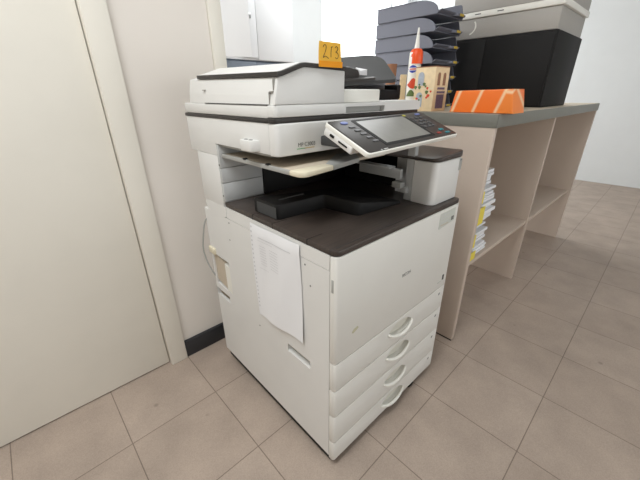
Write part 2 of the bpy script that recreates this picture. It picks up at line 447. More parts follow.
obj('glue_stain', bm, mat('yellowish_stain', srgb(196, 192, 164), .6, noise=.08, nscale=90), door, label='yellowish glue stain')
LENS = [(.239, -.037), (.246, -.027), (.256, -.021), (.272, -.0155), (.292, -.013), (.312, -.014), (.332, -.0185), (.348, -.0255), (.360, -.0335), (.366, -.040),
        (.362, -.048), (.350, -.056), (.333, -.062), (.315, -.0645), (.295, -.063), (.275, -.058), (.257, -.050), (.245, -.043)]
def cut_lens(o, L):
    """hollow the lens-shaped grip out of a drawer front"""
    bm = B(); prism(bm, [(x, L+z) for x, z in LENS], 'y', -.01, .019)
    me = bpy.data.meshes.new('cutter'); bm.to_mesh(me); bm.free()
    c = bpy.data.objects.new('cutter', me); COL.objects.link(c)
    c.location = -(-origin_of(o))*0
    md = o.modifiers.new('cut', 'BOOLEAN'); md.operation = 'DIFFERENCE'; md.object = c; md.solver = 'EXACT'
    dg = bpy.context.evaluated_depsgraph_get(); dg.update()
    new = bpy.data.meshes.new_from_object(o.evaluated_get(dg))
    o.modifiers.clear(); o.data = new; bpy.data.objects.remove(c)
    new.shade_smooth(); new.set_sharp_from_angle(angle=math.radians(32))
def drawer_handle(L, parent):
    cut_lens(parent, L)
    bm = B(); prism(bm, [(x+(x-.303)*.02, L+z*1.0) for x, z in LENS], 'y', .0125, .0183); obj('handle_recess', bm, M['hollow'], parent)
    low = [LENS[0]]+LENS[::-1][:9]   # lower rim from the left tip to the right tip
    bm = B(); path = [(x, -.0025-.0055*math.sin(PI*i/(len(low)-1)), L+z) for i, (x, z) in enumerate(low)]
    path = [tuple(p) for p in smooth_path(path, 4)]; n = len(path)-1
    tube(bm, path, [.0032+.0026*math.sin(PI*(.15+.85*k/n)) for k in range(n+1)], 10); obj('handle_bar', bm, M['handle'], parent)
HL = [LINES[0], LINES[1]+.002, LINES[2]-.010, LINES[3]+.001]
for k in range(4):
    dr = front_panel('paper_drawer', LINES[k+1]+.0012, LINES[k]-.0012, cp)
    drawer_handle(HL[k], dr)
    zc = [.396, .298, .196, .085][k]
    bm = B(); prism(bm, [(.541, zc-.003), (.549, zc-.003), (.552, zc+.005), (.543, zc+.005)], 'y', -.0006, .001); obj('paper_level_mark', bm, M['print'], dr)
bx('front_seam_backing', .004, W-.004, .0187, .0305, .035, .73, M['gap'], cp)
# output tray
bm = B()
pts = fillet([(.0, .335), (.0, .243), (.0, .0), (W, .0), (W, .50), (.0, .50)], [0, 0, .018, .014, 0, 0], 6)
prism(bm, pts, 'z', .7395, .7545, .003, 2)
tr = obj('output_tray', bm, M['tray'], cp)
bm = B(); box(bm, .002, .013, .244, .335, .7548, .7566, .0008); obj('tray_edge_insert', bm, M['tray'], tr)
for y in (.098, .24, .338): bx('tray_seam', -.0006, .05, y, y+.0014, .740, .7549, M['black'], tr)
bm = B(); box(bm, .015, W-.012, .0135, .0165, .7540, .7556, .0005); box(bm, -.0005, .0, .0, .0, .75, .75) if False else None
obj('tray_rim', bm, M['trim'], tr)
def toph(x, y): return .797 if x < .19 else (.797-.036*min(1, (x-.19)/.21))
bm = B()
prism(bm, fillet([(.024, .36), (.024, .248), (.19, .238), (.207, .118), (.40, .106), (.40, .36)], [0, .016, .012, .02, .004, 0], 5), 'z', .7545, .8, .002, 2, top=toph)
st = obj('paper_stop_platform', bm, M['matt_black'], cp)
bm = B(); prism(bm, [(.0235, .252), (.0235, .345), (.0225, .345), (.0225, .252)], 'z', .758, .79); obj('platform_end_plate', bm, M['darkgrey'], st)
bm = B(); box(bm, .06, .15, .285, .29, .7965, .7985); obj('platform_slot', bm, M['darkgrey'], st)
# rear column behind the tray
bm = B(); box(bm, 0.0, .10, .512, .655, .736, .9003, .001)
box(bm, .10, W, .56, .655, .736, .936, .002); box(bm, .54, W, .505, .57, .74, .936, .002)
col = obj('rear_column', bm, M['shell'], cp)
bm = B(); prism(bm, [(.5015, .704), (.618, .676), (.645, .72), (.645, .7365), (.5015, .7365)], 'x', -.0004, .01); obj('column_foot', bm, M['shell'], col)
bm = B(); box(bm, .001, .149, .500, .513, .7547, .815, .001); box(bm, .001, .149, .500, .513, .8165, .862, .001); box(bm, .001, .149, .500, .513, .8635, .934, .001)
obj('column_inner_panel', bm, M['innergrey'], col)
bx('exit_slot_panel', .15, .575, .494, .504, .7547, .93, M['matt_black'], col, .001)  # black plastic; the shadow in the exit opening is also put into this black
for y, z in ((.506, .775), (.507, .873)):
    bm = B(); prism(bm, [(y+.0028*math.cos(2*PI*k/10), z+.0028*math.sin(2*PI*k/10)) for k in range(10)], 'x', -.0006, .003); obj('column_screw', bm, M['print'], col)
# scanner unit
bm = B()
prism(bm, [(.228, .936), (.512, .936), (.512, .901), (.70, .901), (.70, 1.0085), (.228, 1.0085)], 'x', .0, W+.013, .002)
sc = obj('scanner_housing', bm, M['shell'], cp)
bm = B(); prism(bm, fillet([(.0, .2265), (.0, .198), (W+.013, .198), (W+.013, .2265)], [0, .02, .02, 0]), 'z', .933, 1.0082, .004, 3); fc = obj('scanner_front_cover', bm, M['shell'], sc)
bm = B(); prism(bm, fillet([(-.002, .2265), (-.002, .2005), (W+.015, .2005), (W+.015, .2265)], [0, .018, .018, 0]), 'z', 1.0085, 1.021, .002); obj('scanner_front_strip', bm, M['trim'], sc)
bm = B(); box(bm, -.002, W+.015, .228, .702, 1.0085, 1.018, .002); obj('scanner_side_strip', bm, M['trim'], sc)
me = text_mesh('MP C3003', .0135, frame_y(.063, .1974, .952)); obj('model_lettering', me, M['print'], fc, smooth=False)
bm = B(); box(bm, .06, .085, .1972, .199, .9462, .9476); u1 = obj('lettering_underline', bm, M['green'], fc)
bm = B(); box(bm, .085, .117, .1972, .199, .9462, .9476); obj('lettering_underline', bm, M['tag_gold'], fc)
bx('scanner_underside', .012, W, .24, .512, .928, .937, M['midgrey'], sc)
# pen cup clipped to the side of the scanner
bm = B()
prism(bm, fillet([(.0, .270), (-.022, .280), (-.022, .328), (.0, .343)], [0, .008, .008, 0]), 'z', .939, .967, .003)
cup = obj('pen_cup', bm, M['shell'], cp)
bm = B()
for y in (.291, .313): prism(bm, [(-.012+.005*math.cos(2*PI*k/12), y+.007*math.sin(2*PI*k/12)) for k in range(12)], 'z', .9665, .9676)
obj('pen_cup_hole', bm, M['darkgrey'], cup)
# second paper tray under the scanner
bm = B()
prism(bm, fillet([(.012, .50), (.012, .165), (.40, .165), (.40, .50)], [0, .012, .03, 0]), 'z', .8975, .906, .002)
it = obj('inner_paper_shelf', bm, M['beige'], cp)
bm = B()
box(bm, .008, .0145, .166, .50, .8955, .9075, .002); obj('shelf_edge_rail', bm, M['midgrey'], it)
bm = B(); prism(bm, fillet([(.008, .165), (.008, .118), (.125, .134), (.125, .165)], [0, .028, .004, 0]), 'z', .895, .908, .003); obj('shelf_lip', bm, M['cream'], it, label='yellowed shelf corner')
bm = B(); prism(bm, [(.125, .165), (.125, .134), (.25, .158), (.33, .25), (.25, .25)], 'z', .895, .9075, .002); obj('shelf_front_edge', bm, M['midgrey'], it)
for y in (.25, .36): bx('shelf_clip', .006, .016, y, y+.012, .9065, .911, M['black'], it, .001)
# right-hand box with brown-black lid
bm = B()
prism(bm, fillet([(.434, .094), (.434, .018), (W+.004, .018), (W+.004, .20), (.50, .20), (.50, .094)], [0, .022, .014, 0, 0, 0], 6), 'z', .7548, .886, .003)
rb = obj('toner_side_box', bm, M['shell'], cp)
bm = B()
lidp = fillet([(.432, .205), (.432, .016), (W+.008, .016), (W+.008, .205)], [0, .024, .018, 0], 6)
prism(bm, lidp, 'z', .8865, .903, .006, 3, top=lambda x, y: .896+.012*math.sin(max(0, min(1, (x-.432)/.163))*PI*.6)); obj('side_box_lid', bm, M['tray'], rb)
bm = B(); prism(bm, fillet([(.572, .845), (.588, .845), (.588, .882), (.572, .882)], .002), 'y', .0172, .019); l2 = obj('side_box_label', bm, M['midgrey'], rb)
bx('side_box_print', .574, .586, .0168, .0178, .876, .879, M['print'], l2)
bm = B(); box(bm, .4345, .452, .0955, .122, .7560, .928, .002); box(bm, .420, .4335, .105, .128, .782, .800, .001)
obj_side = bx('inner_side_wall', .556, W-.001, .2005, .503, .7547, .93, M['matt_black'], cp)
po = obj('inner_post', bm, M['innergrey'], cp)
bm = B(); box(bm, .418, .433, .13, .30, .822, .853, .003); box(bm, .40, .433, .16, .31, .853, .858, .001); obj('inner_rail', bm, M['innergrey'], po)
bx('inner_rail_tab', .405, .432, .118, .15, .797, .815, M['midgrey'], po, .001)

# operator panel
pc = Vector((.1025, -.002, .9563)); tl = .418; ps = .060; ro = .012
fx = Vector((math.cos(ps), math.sin(ps), 0)); fy = Vector((-math.sin(ps), math.cos(ps), 0)); ey = fy*math.cos(tl)+Vector((0, 0, math.sin(tl))); n0 = fx.cross(ey)
ex = fx*math.cos(ro)+n0*math.sin(ro); nz = ex.cross(ey)
PM = Matrix(((ex.x, ey.x, nz.x, pc.x), (ex.y, ey.y, nz.y, pc.y), (ex.z, ey.z, nz.z, pc.z), (0, 0, 0, 1)))
PWD, PDP = .426, .136
def panel_piece(name, build, m, parent, **k):
    bm = B(); build(bm); bmesh.ops.transform(bm, matrix=PM, verts=bm.verts); return obj(name, bm, m, parent, **k)
pan = panel_piece('operator_panel', lambda b: prism(b, fillet([(-.016, -.004), (PWD+.004, -.004), (PWD+.004, PDP+.002), (-.012, PDP+.002)], .009), 'z', -.0105, 0, .002, 3), M['handle'], cp)
face = panel_piece('panel_face', lambda b: prism(b, fillet([(-.0115, .0), (PWD+.001, .0), (PWD+.001, PDP), (-.0085, PDP)], .007), 'z', -.001, .0010, .0004), M['trim'], pan)
panel_piece('panel_screen_bezel', lambda b: prism(b, fillet([(.070, .012), (.31, .012), (.31, .130), (.070, .130)], .004), 'z', .0008, .0016), M['black'], pan)
panel_piece('touch_screen', lambda b: box(b, .082, .296, .021, .122, .0012, .0020), M['screen'], pan)
for k in range(5):
    panel_piece('function_key', lambda b: prism(b, fillet([(.034+.003*k, .098-.0165*k), (.056+.003*k, .098-.0165*k), (.056+.003*k, .106-.0165*k), (.034+.003*k, .106-.0165*k)], .0038), 'z', .0008, .0024, .0006), M['key_grey'], pan)
panel_piece('function_key', lambda b: prism(b, [(.038+.013*math.cos(a*PI/8), .122+.006*math.sin(a*PI/8)) for a in range(16)], 'z', .0008, .0024, .0006), M['key_blue'], pan, label='pale blue oval key')
for i in range(4):
    for j in range(3):
        x, y = .318+.026*j, .052+.0165*i
        panel_piece('number_key', lambda b: prism(b, fillet([(x, y), (x+.018, y), (x+.018, y+.010), (x, y+.010)], .003), 'z', .0008, .0026, .0006), M['key_grey'], pan)
for (x, y, w, m, l) in ((.332, .014, .020, 'key_red', 'red stop key'), (.376, .010, .026, 'key_teal', 'teal start key'), (.366, .028, .026, 'key_teal', 'small teal key'), (.300, .120, .014, 'key_yellow', 'yellow key'), (.372, .120, .026, 'key_blue', 'blue key')):
    panel_piece('command_key', lambda b: prism(b, fillet([(x, y), (x+w, y), (x+w, y+.008), (x, y+.008)], .003), 'z', .0008, .0028, .0006), M[m], pan, label=l)
panel_piece('panel_clip', lambda b: box(b, .034, .040, -.0008, .004, -.008, .0014, .0006), M['metal'], pan)
panel_piece('panel_clip', lambda b: box(b, .046, .062, -.0008, .004, -.008, .0014, .0006), M['metal'], pan)
panel_piece('card_reader', lambda b: prism(b, fillet([(-.0155, .040), (.05, .040), (.05, .132), (-.013, .132)], .004), 'z', -.027, -.009, .003), M['shell'], pan)
panel_piece('card_slot', lambda b: (box(b, -.0168, -.012, .055, .082, -.0185, -.0155), box(b, -.0165, -.012, .098, .110, -.0185, -.0135)), M['black'], pan)
bm = B(); box(bm, .14, .34, .09, .2, .948, .972, .004); obj('panel_arm', bm, M['darkgrey'], pan)

# document feeder
bm = B()
holed_panel(bm, 'y', .199, .226, W+.014, 1.0215, 1.0475, [(.234, .405, 1.0225, 1.0385)], .02, .03)
bf = obj('feeder_base_front', bm, M['shell'], cp, smooth=False)
bx('feeder_grip', .236, .403, .214, .2185, 1.0235, 1.0375, M['midgrey'], bf)
bm = B(); box(bm, .0, W+.014, .226, .70, 1.0185, 1.0475, .004)
prism(bm, fillet([(-.0, .2265), (-.0, .199), (.226, .199), (.226, .2265)], [0, .012, 0, 0]), 'z', 1.0215, 1.0475, .002)
fb = obj('feeder_base', bm, M['shell'], cp)
def lean(bm, z0=1.06):
    for v in bm.verts:
        if v.co.z > z0: v.co.z += (v.co.y-.2)*.02
    return bm
prof = fillet([(.003, 1.048), (.006, 1.066), (.014, 1.104), (.030, 1.108), (.088, 1.128), (.228, 1.124), (.228, 1.048)], [0, .02, .004, .03, .05, .003, 0], 5)
bm = B(); prism(bm, prof, 'y', .1995, .66, .004, 3); lean(bm); dh = obj('feeder_housing', bm, M['shell'], cp)
def slab(off, thick, ins):
    base = fillet([(.011+ins, 1.1105), (.026, 1.1125), (.088, 1.1325), (.229-ins, 1.1295)], [0, .02, .06, 0], 6)
    up = [(x, z+off) for x, z in base]; lo = [(x, z+off-thick) for x, z in base]
    return lo+up[::-1]
bm = B(); prism(bm, slab(.004, .0095, 0), 'y', .1965, .60, .001); lean(bm); lid = obj('feeder_lid', bm, M['trim'], cp)
bm = B(); prism(bm, slab(.0052, .003, .004), 'y', .2045, .597); lean(bm); obj('feeder_lid_top', bm, M['shell'], lid)
# inset access door lines on the left of the feeder
bm = B()
box(bm, -.0006, .006, .224, .545, 1.0478, 1.0492); obj('feeder_door_gap', bm, M['gap'], dh)
for a in ((.0015, .008, .219, .2205, 1.049, 1.075), (.006, .012, .208, .2092, 1.078, 1.104), (.003, .009, .2085, .2205, 1.0755, 1.0768), (.0015, .009, .545, .556, 1.082, 1.084)):
    bx('feeder_door_seam', *a, M['seam'], dh)
bm = B(); box(bm, .2285, .408, .222, .60, 1.0478, 1.082, .003); op = obj('document_output_block', bm, M['handle'], cp)
bm = B(); box(bm, .408, W+.01, .205, .60, 1.0478, 1.0505, .001); obj('document_exit_tray', bm, M['shell'], cp)
# original tray of the feeder: slopes up to the back
def quad_slab(bm, c, thick, radii):
    """c: four corners nearL, nearR, farR, farL"""
    n = 10
    nl, nr, fr, fl = [Vector(v) for v in c]
    pts2 = fillet([(0, 0), (1, 0), (1, 1), (0, 1)], radii, 8)
    def P(u, v): return (nl*(1-u)+nr*u)*(1-v)+(fl*(1-u)+fr*u)*v
    t = bmesh.new()
    A = [t.verts.new(P(*p)) for p in pts2]; Bv = [t.verts.new(P(*p)-Vector((0, 0, thick))) for p in pts2]
    fa = t.faces.new(A); t.faces.new(Bv[::-1])
    for i in range(len(pts2)): t.faces.new((A[i], Bv[i], Bv[(i+1) % len(pts2)], A[(i+1) % len(pts2)]))
    bmesh.ops.recalc_face_normals(t, faces=t.faces)
    bmesh.ops.triangulate(t, faces=[f for f in t.faces if len(f.verts) > 4])
    merge(bm, t)
bm = B(); quad_slab(bm, [(.24, .27, 1.097), (.560, .27, 1.1145), (.655, .42, 1.204), (.40, .42, 1.178)], .010, [0, .08, .3, 0]); ot = obj('original_tray', bm, M['darkgrey'], cp)
bm = B(); prism(bm, fillet([(.23, .29), (.52, .29), (.60, .35), (.60, .42), (.23, .42)], [0, .03, .08, .03, 0]), 'z', 1.0825, 1.09, .002, top=lambda x, y: 1.087+max(0, y-.29)*.38); obj('original_tray_support', bm, M['trim'], cp)
bm = B(); prism(bm, fillet([(.605, .30), (.63, .30), (.69, .36), (.69, .46), (.605, .46)], [0, .02, .05, .03, 0]), 'z', 1.0506, 1.100, .006); prism(bm, [(.41, .30), (.61, .30), (.61, .46), (.41, .46)], 'z', 1.0506, 1.0825, .003); obj('shaded_tray_stand', bm, M['black'], cp)  # shadow on the feeder housing end is put in as black colour
bm = B(); prism(bm, fillet([(.232, 1.103), (.36, 1.106), (.378, 1.118), (.37, 1.136), (.33, 1.142), (.232, 1.14)], [0, .012, .01, .01, .02, 0]), 'y', .276, .306, .005); obj('feed_guide', bm, M['trim'], cp)
bm = B(); quad_slab(bm, [(.24, .256, 1.101), (.44, .268, 1.116), (.45, .276, 1.120), (.24, .264, 1.106)], .006, [0, .2, .2, 0]); obj('feed_edge_strip', bm, M['trim'], cp)
bm = B(); prism(bm, [(.375, .275), (.425, .290), (.385, .302)], 'z', 1.1225, 1.1235, top=lambda x, y: 1.127+(y-.262)*.42); obj('feed_label', bm, M['paper'], cp, label='small white triangular slip')
# thin cable at the rear left
bm = B(); tube(bm, smooth_path([(.012, .667, .66), (-.005, .672, .645), (-.016, .682, .59), (-.022, .690, .53), (-.016, .685, .47), (-.002, .670, .42), (.012, .664, .40)], 6), .0028, 8)
obj('rear_cable', bm, M['midgrey'], cp, label='thin grey cable looped at the rear edge')

# ------------------------------------------------------------------ sheet of paper hanging on the copier's left side
def hanging_sheet():
    t = bmesh.new(); nu, nv = 16, 22
    tlc, trc, brc, blc = [Vector(v) for v in ((.353, .728), (.125, .731), (.117, .430), (.342, .408))]
    g = []
    for j in range(nv+1):
        row = []
        for i in range(nu+1):
            u, v = i/nu, j/nv
            p = (tlc*(1-u)+trc*u)*(1-v)+(blc*(1-u)+brc*u)*v
            bulge = .004+(.005-.003*v)*math.sin(PI*u)**2+.004*v*v+.0025*math.sin(9*u+4*v)
            if v < .06: bulge *= .5+v*8
            row.append(t.verts.new((-bulge, p.x, p.y)))
        g.append(row)
    for j in range(nv):
        for i in range(nu): t.faces.new((g[j][i], g[j][i+1], g[j+1][i+1], g[j+1][i]))
    bmesh.ops.recalc_face_normals(t, faces=t.faces)
    r = bmesh.ops.solidify(t, geom=t.faces[:], thickness=.0005)
    return t, lambda u, v: (tlc*(1-u)+trc*u)*(1-v)+(blc*(1-u)+brc*u)*v
t, at = hanging_sheet(); bm = B(); merge(bm, t)
sh = obj('paper_sheet', bm, M['paper'], None, label='white printed paper sheet hanging on the left side of the copier', cat='paper')
def bulge(u, v):
    b_ = .004+(.005-.003*v)*math.sin(PI*u)**2+.004*v*v+.0025*math.sin(9*u+4*v)
    return b_*(.5+v*8) if v < .06 else b_
t = bmesh.new()
rows = [(.20, .86, .10, 1)]+[(.18, .50, .13, .5)]+[(.20+.0*k, .34, .18+.027*k, .6) for k in range(8)]+[(.42, .60, .18+.027*k, .6) for k in range(8)]+[(.16, .36, .42, .5)]
for u0, u1, v, hgt in rows:
    n = 8; A = []
    for k in range(n+1):
        u = u0+(u1-u0)*k/n
        A.append([t.verts.new((-bulge(u, vv)-.0012, *at(u, vv))) for vv in (v, v+.006*hgt)])
    for k in range(n): t.faces.new((A[k][0], A[k+1][0], A[k+1][1], A[k][1]))
bm = B(); merge(bm, t); obj('printed_lines', bm, M['fine'], sh, smooth=False)
bm = B()
for k in range(20):
    v = .03+.045*k; u = .035; p = at(u, v)
    prism(bm, [(p.x+.003*math.cos(a*PI/4), p.y+.003*math.sin(a*PI/4)) for a in range(8)], 'x', -bulge(u, v)-.0012, -bulge(u, v)-.0006)
obj('punched_edge', bm, M['fine'], sh)

# ------------------------------------------------------------------ orange note on the feeder
bm = B(); t = bmesh.new(); nv = 8; g = []
for j in range(nv+1):
    v = j/nv; z = 1.129+.052*v
    y = .1948-(.0 if v < .28 else .007*(v-.28)**1.3)
    xl = .137-.003*v; xr = .216-.011*v
    g.append([t.verts.new((xl+(xr-xl)*i/4, y-.001*math.sin(PI*i/4), z)) for i in range(5)])
for j in range(nv):
    for i in range(4): t.faces.new((g[j][i], g[j][i+1], g[j+1][i+1], g[j+1][i]))
bmesh.ops.recalc_face_normals(t, faces=t.faces); bmesh.ops.solidify(t, geom=t.faces[:], thickness=.0006); merge(bm, t)
nt_ = obj('sticky_note', bm, M['note'], None, label='orange-yellow sticky note with handwritten number on top of the copier', cat='note')
bm = B()
def stroke(pts): tube(bm, smooth_path([(x-.002, .1893-.0, z) for x, z in pts], 6), .0007, 6)
z0 = 1.148
stroke([(.148, z0+.021), (.151, z0+.0255), (.156, z0+.026), (.158, z0+.021), (.155, z0+.012), (.150, z0+.004), (.149, z0), (.154, z0+.003), (.160, z0+.002), (.166, z0-.001)])
stroke([(.176, z0+.024), (.174, z0+.014), (.174, z0+.002)]); stroke([(.174, z0+.022), (.179, z0+.024)])
stroke([(.187, z0+.022), (.192, z0+.0255), (.197, z0+.021), (.193, z0+.015), (.190, z0+.0135), (.196, z0+.012), (.199, z0+.006), (.195, z0+.0), (.189, z0+.002)])
obj('handwriting', bm, M['ink'], nt_)
bx('adhesive_band', .1375, .2155, .1926, .1932, 1.1292, 1.142, M['note_band'], nt_, label='deeper orange lower strip')
nt_.location.x -= .005

# ------------------------------------------------------------------ counter on the right
ZT = 1.004
ct = thing('service_counter', 'beige office counter with grey-edged worktop standing right of the copier', 'counter', (1.5, .3, 0))
bx('worktop', .812, 2.6, .017, 1.0, .957, ZT-.0012, M['counter_top'], ct)
bm = B(); box(bm, .808, .812, .013, 1.0, .957, ZT-.0014, .001); box(bm, .808, 2.6, .013, .017, .957, ZT-.0014, .001); obj('edge_band', bm, M['counter_edge'], ct)
bm = B(); prism(bm, fillet([(.81, .95), (.81, .018), (.838, .018), (.838, .95)], [0, .006, .008, 0]), 'z', .008, .9565, .001); ep = obj('end_panel', bm, M['counter_side'], ct)
bx('end_panel_foot', .812, .836, .022, .948, 0, .008, M['black'], ct)
bm = B(); box(bm, 1.62, 1.645, .03, .6, 0, .9565, .001); obj('middle_panel', bm, M['counter_side'], ct)
bm = B(); box(bm, 2.572, 2.6, .018, .95, 0, .9565, .001); obj('end_panel', bm, M['counter_side'], ct)
bm = B(); box(bm, .8385, 1.6195, .035, .45, .372, .392, .0015); obj('shelf', bm, M['counter_side'], ct)
bm = B(); box(bm, 1.6455, 2.5715, .035, .45, .372, .392, .0015); obj('shelf', bm, M['counter_side'], ct)
bm = B(); box(bm, .8385, 2.5715, .46, .475, .372, .9565); obj('back_panel', bm, M['counter_side'], ct)
# folded forms with yellow tags piled on the shelf
def bundle(x0, x1, y0, y1, z0, h, label, seed):
    rnd = random.Random(seed)
    r = thing('form_bundle', label, 'papers', ((x0+x1)/2, (y0+y1)/2, z0), 'form bundles piled on the counter shelf')
    bm = B(); n = 5
    for k in range(n):
        a = z0+h*k/n; e = z0+h*(k+1)/n-.0008
        dx, dy = rnd.uniform(-.004, .004), rnd.uniform(-.012, .012)
        box(bm, x0+dx, x1+dx, y0+dy, y1+dy, a, e, .0008, 1)
    obj('paper_block', bm, M['paper'], r)
    bm = B(); prism(bm, [(x0+.012, z0+.002), (x0+.075, z0+.004), (x0+.075, z0+h-.002), (x0+.012, z0+h-.005)], 'y', y0-.016, y0-.0135); obj('yellow_tag', bm, M['yellow'], r)
    return r
zs = .3925; names = ['lowest bundle of yellow-tagged forms, lying on the counter shelf', 'second yellow-tagged form bundle up from the counter shelf', 'third yellow-tagged form bundle up from the counter shelf',
      'fourth yellow-tagged form bundle up from the counter shelf', 'fifth yellow-tagged form bundle up, second from the top of the pile', 'topmost yellow-tagged form bundle of the pile in the counter']
for k, h in enumerate((.048, .07, .05, .085, .06, .07)):
    bundle(.848+.004*(k % 2), 1.06, .05+.012*((k*7) % 3), .30, zs, h-.003, names[k], k); zs += h

# ------------------------------------------------------------------ things on the counter
# printed carton like a little town house
cr = thing('printed_carton', 'cream carton printed with house windows and doors, standing on the counter', 'box', (.88, .33, ZT))
cmx = Matrix.Translation((.832, .284, ZT)) @ Matrix.Rotation(math.radians(-4), 4, 'Z')
def cpiece(name, build, m, parent=cr, **k):
    bm = B(); build(bm); bmesh.ops.transform(bm, matrix=cmx, verts=bm.verts); return obj(name, bm, m, parent, **k)
CH = .160
def cbody(b):
    prism(b, [(0, 0), (.095, 0), (.095, .092), (0, .092)], 'z', 0, CH, .0012)
body = cpiece('carton_body', cbody, M['carton'])
cpiece('carton_rim', lambda b: box(b, -.0008, .0958, -.0008, .0928, CH, CH+.003, .001), M['brown'])
def arch(b, u0, u1, v0, v1, side, d=.0008):
    n = 8; pts = [(u0, v0), (u1, v0), (u1, v1)]+[((u0+u1)/2+(u1-u0)/2*math.cos(PI*k/n), v1+(u1-u0)/2*math.sin(PI*k/n)) for k in range(1, n)]+[(u0, v1)]
    prism(b, pts, 'x' if side == 'l' else 'y', -d, .0004)
for s, u0, u1, v0, v1, m, nm in (('l', .05, .078, .095, .130, 'carton_pale', 'printed_window'), ('l', .050, .080, .016, .055, 'carton_pale', 'printed_window'),
        ('f', .018, .036, .095, .132, 'carton_brown', 'printed_window'), ('f', .056, .074, .095, .132, 'carton_brown', 'printed_window')):
    cpiece(nm, lambda b: arch(b, u0, u1, v0, v1, s), M[m], body)
cpiece('printed_door', lambda b: box(b, .022, .074, -.0008, .0004, .010, .062), M['carton_dark'], body)
cpiece('printed_sign', lambda b: (box(b, .022, .078, -.0009, .0004, .066, .074), box(b, .024, .074, -.0009, .0004, .080, .088)), M['carton_dark'], body)
cpiece('printed_band', lambda b: (box(b, -.0007, .0003, .002, .09, .083, .085), box(b, .002, .093, -.0007, .0003, .088, .0895)), M['cream'], body)
def dots(b, seed, n, ulo, uhi, vlo, vhi, r):
    rd = random.Random(seed)
    for k in range(n):
        u, v, q = rd.uniform(ulo, uhi), rd.uniform(vlo, vhi), rd.uniform(.6, 1.2)*r
        prism(b, [(u+q*(1+.3*math.sin(3*a))*math.cos(a), v+q*math.sin(a)) for a in [2*PI*i/9 for i in range(9)]], 'x', -.0012-.00004*k, .0002)
cpiece('printed_flower', lambda b: dots(b, 3, 6, .012, .088, .010, .085, .0055), M['red'], body)
cpiece('printed_leaf', lambda b: dots(b, 5, 8, .03, .09, .04, .105, .006), M['leaf'], body)
# low cream packet behind it
bm = B(); prism(bm, [(.878, .475), (.905, .462), (.925, .488), (.91, .50)], 'z', ZT, ZT+.142, .001)
pk = obj('flower_packet', bm, M['carton'], None, label='small cream packet with floral print behind the glue bottle', cat='packet')
bm = B()
# glue bottle
gb = thing('glue_bottle', 'white glue bottle with orange collar and long white nozzle on the counter', 'bottle', (.90, .425, ZT))
bm = B(); lathe(bm, [(.020, ZT), (.0245, ZT+.004), (.0255, ZT+.03), (.0255, ZT+.205), (.024, ZT+.222), (.018, ZT+.231), (.01, ZT+.233)], .90, .425); bb = obj('bottle_body', bm, M['handle'], gb)
bm = B(); lathe(bm, [(.0275, ZT+.180), (.0275, ZT+.208), (.0255, ZT+.225), (.020, ZT+.234), (.012, ZT+.237)], .9017, .4225, 24); obj('bottle_collar', bm, M['orange'], gb)
bm = B(); lathe(bm, [(.011, ZT+.234), (.009, ZT+.25), (.0035, ZT+.305), (.003, ZT+.311)], .903, .424); obj('bottle_nozzle', bm, M['handle'], gb)
vd = math.atan2(-.44-.425, -.45-.90)
def wrap(bm, a0, a1, z0f, z1f, r, n=12):
    t = bmesh.new(); A = []
    for k in range(n+1):
        a = a0+(a1-a0)*k/n
        A.append([t.verts.new((.90+r*math.cos(a), .425+r*math.sin(a), z)) for z in (z0f(k/n), z1f(k/n))])
    for k in range(n):
        if (A[k][0].co-A[k][1].co).length > 1e-6 or (A[k+1][0].co-A[k+1][1].co).length > 1e-6:
            t.faces.new((A[k][0], A[k+1][0], A[k+1][1], A[k][1]))
    bmesh.ops.recalc_face_normals(t, faces=t.faces); merge(bm, t)
bm = B(); wrap(bm, vd-1.15, vd+.65, lambda t: ZT+.160-.014*math.sin(PI*t)-.0005, lambda t: ZT+.160+.014*math.sin(PI*t)+.0005, .0258); obj('oval_badge', bm, M['blue'], bb)
bm = B(); wrap(bm, vd-1.0, vd+.5, lambda t: ZT+.155, lambda t: ZT+.165, .0261); obj('badge_stripe', bm, M['paper'], bb)
bm = B(); wrap(bm, vd-.8, vd+.3, lambda t: ZT+.1575, lambda t: ZT+.1625, .0263); obj('badge_lettering', bm, M['red'], bb)
bm = B(); wrap(bm, vd-1.1, vd+1.1, lambda t: ZT+.10-.015*math.sin(PI*t), lambda t: ZT+.102+.024*math.sin(PI*t)**2, .0258); obj('flower_print', bm, M['red'], bb)
bm = B(); wrap(bm, vd-1.1, vd+.6, lambda t: ZT+.055, lambda t: ZT+.057+.024*math.sin(PI*t), .0259); obj('leaf_print', bm, M['leaf'], bb)
# brown card cup
bm = B(); lathe(bm, [(.020, ZT), (.026, ZT+.19), (.027, ZT+.194), (.025, ZT+.194), (.0235, ZT+.18)], .985, .605); obj('card_cup', bm, M['brown'], None, label='brown card cup on the counter behind the glue bottle', cat='cup')
# orange packet
bm = B()
prism(bm, [(.207, ZT), (.192, ZT+.074), (-.005, ZT+.078), (-.02, ZT)], 'x', .832, .95, .004, 3)
obj('orange_packet', bm, M['orange_wrap'], None, label='orange packet with pale crossing lines on the counter edge', cat='packet')

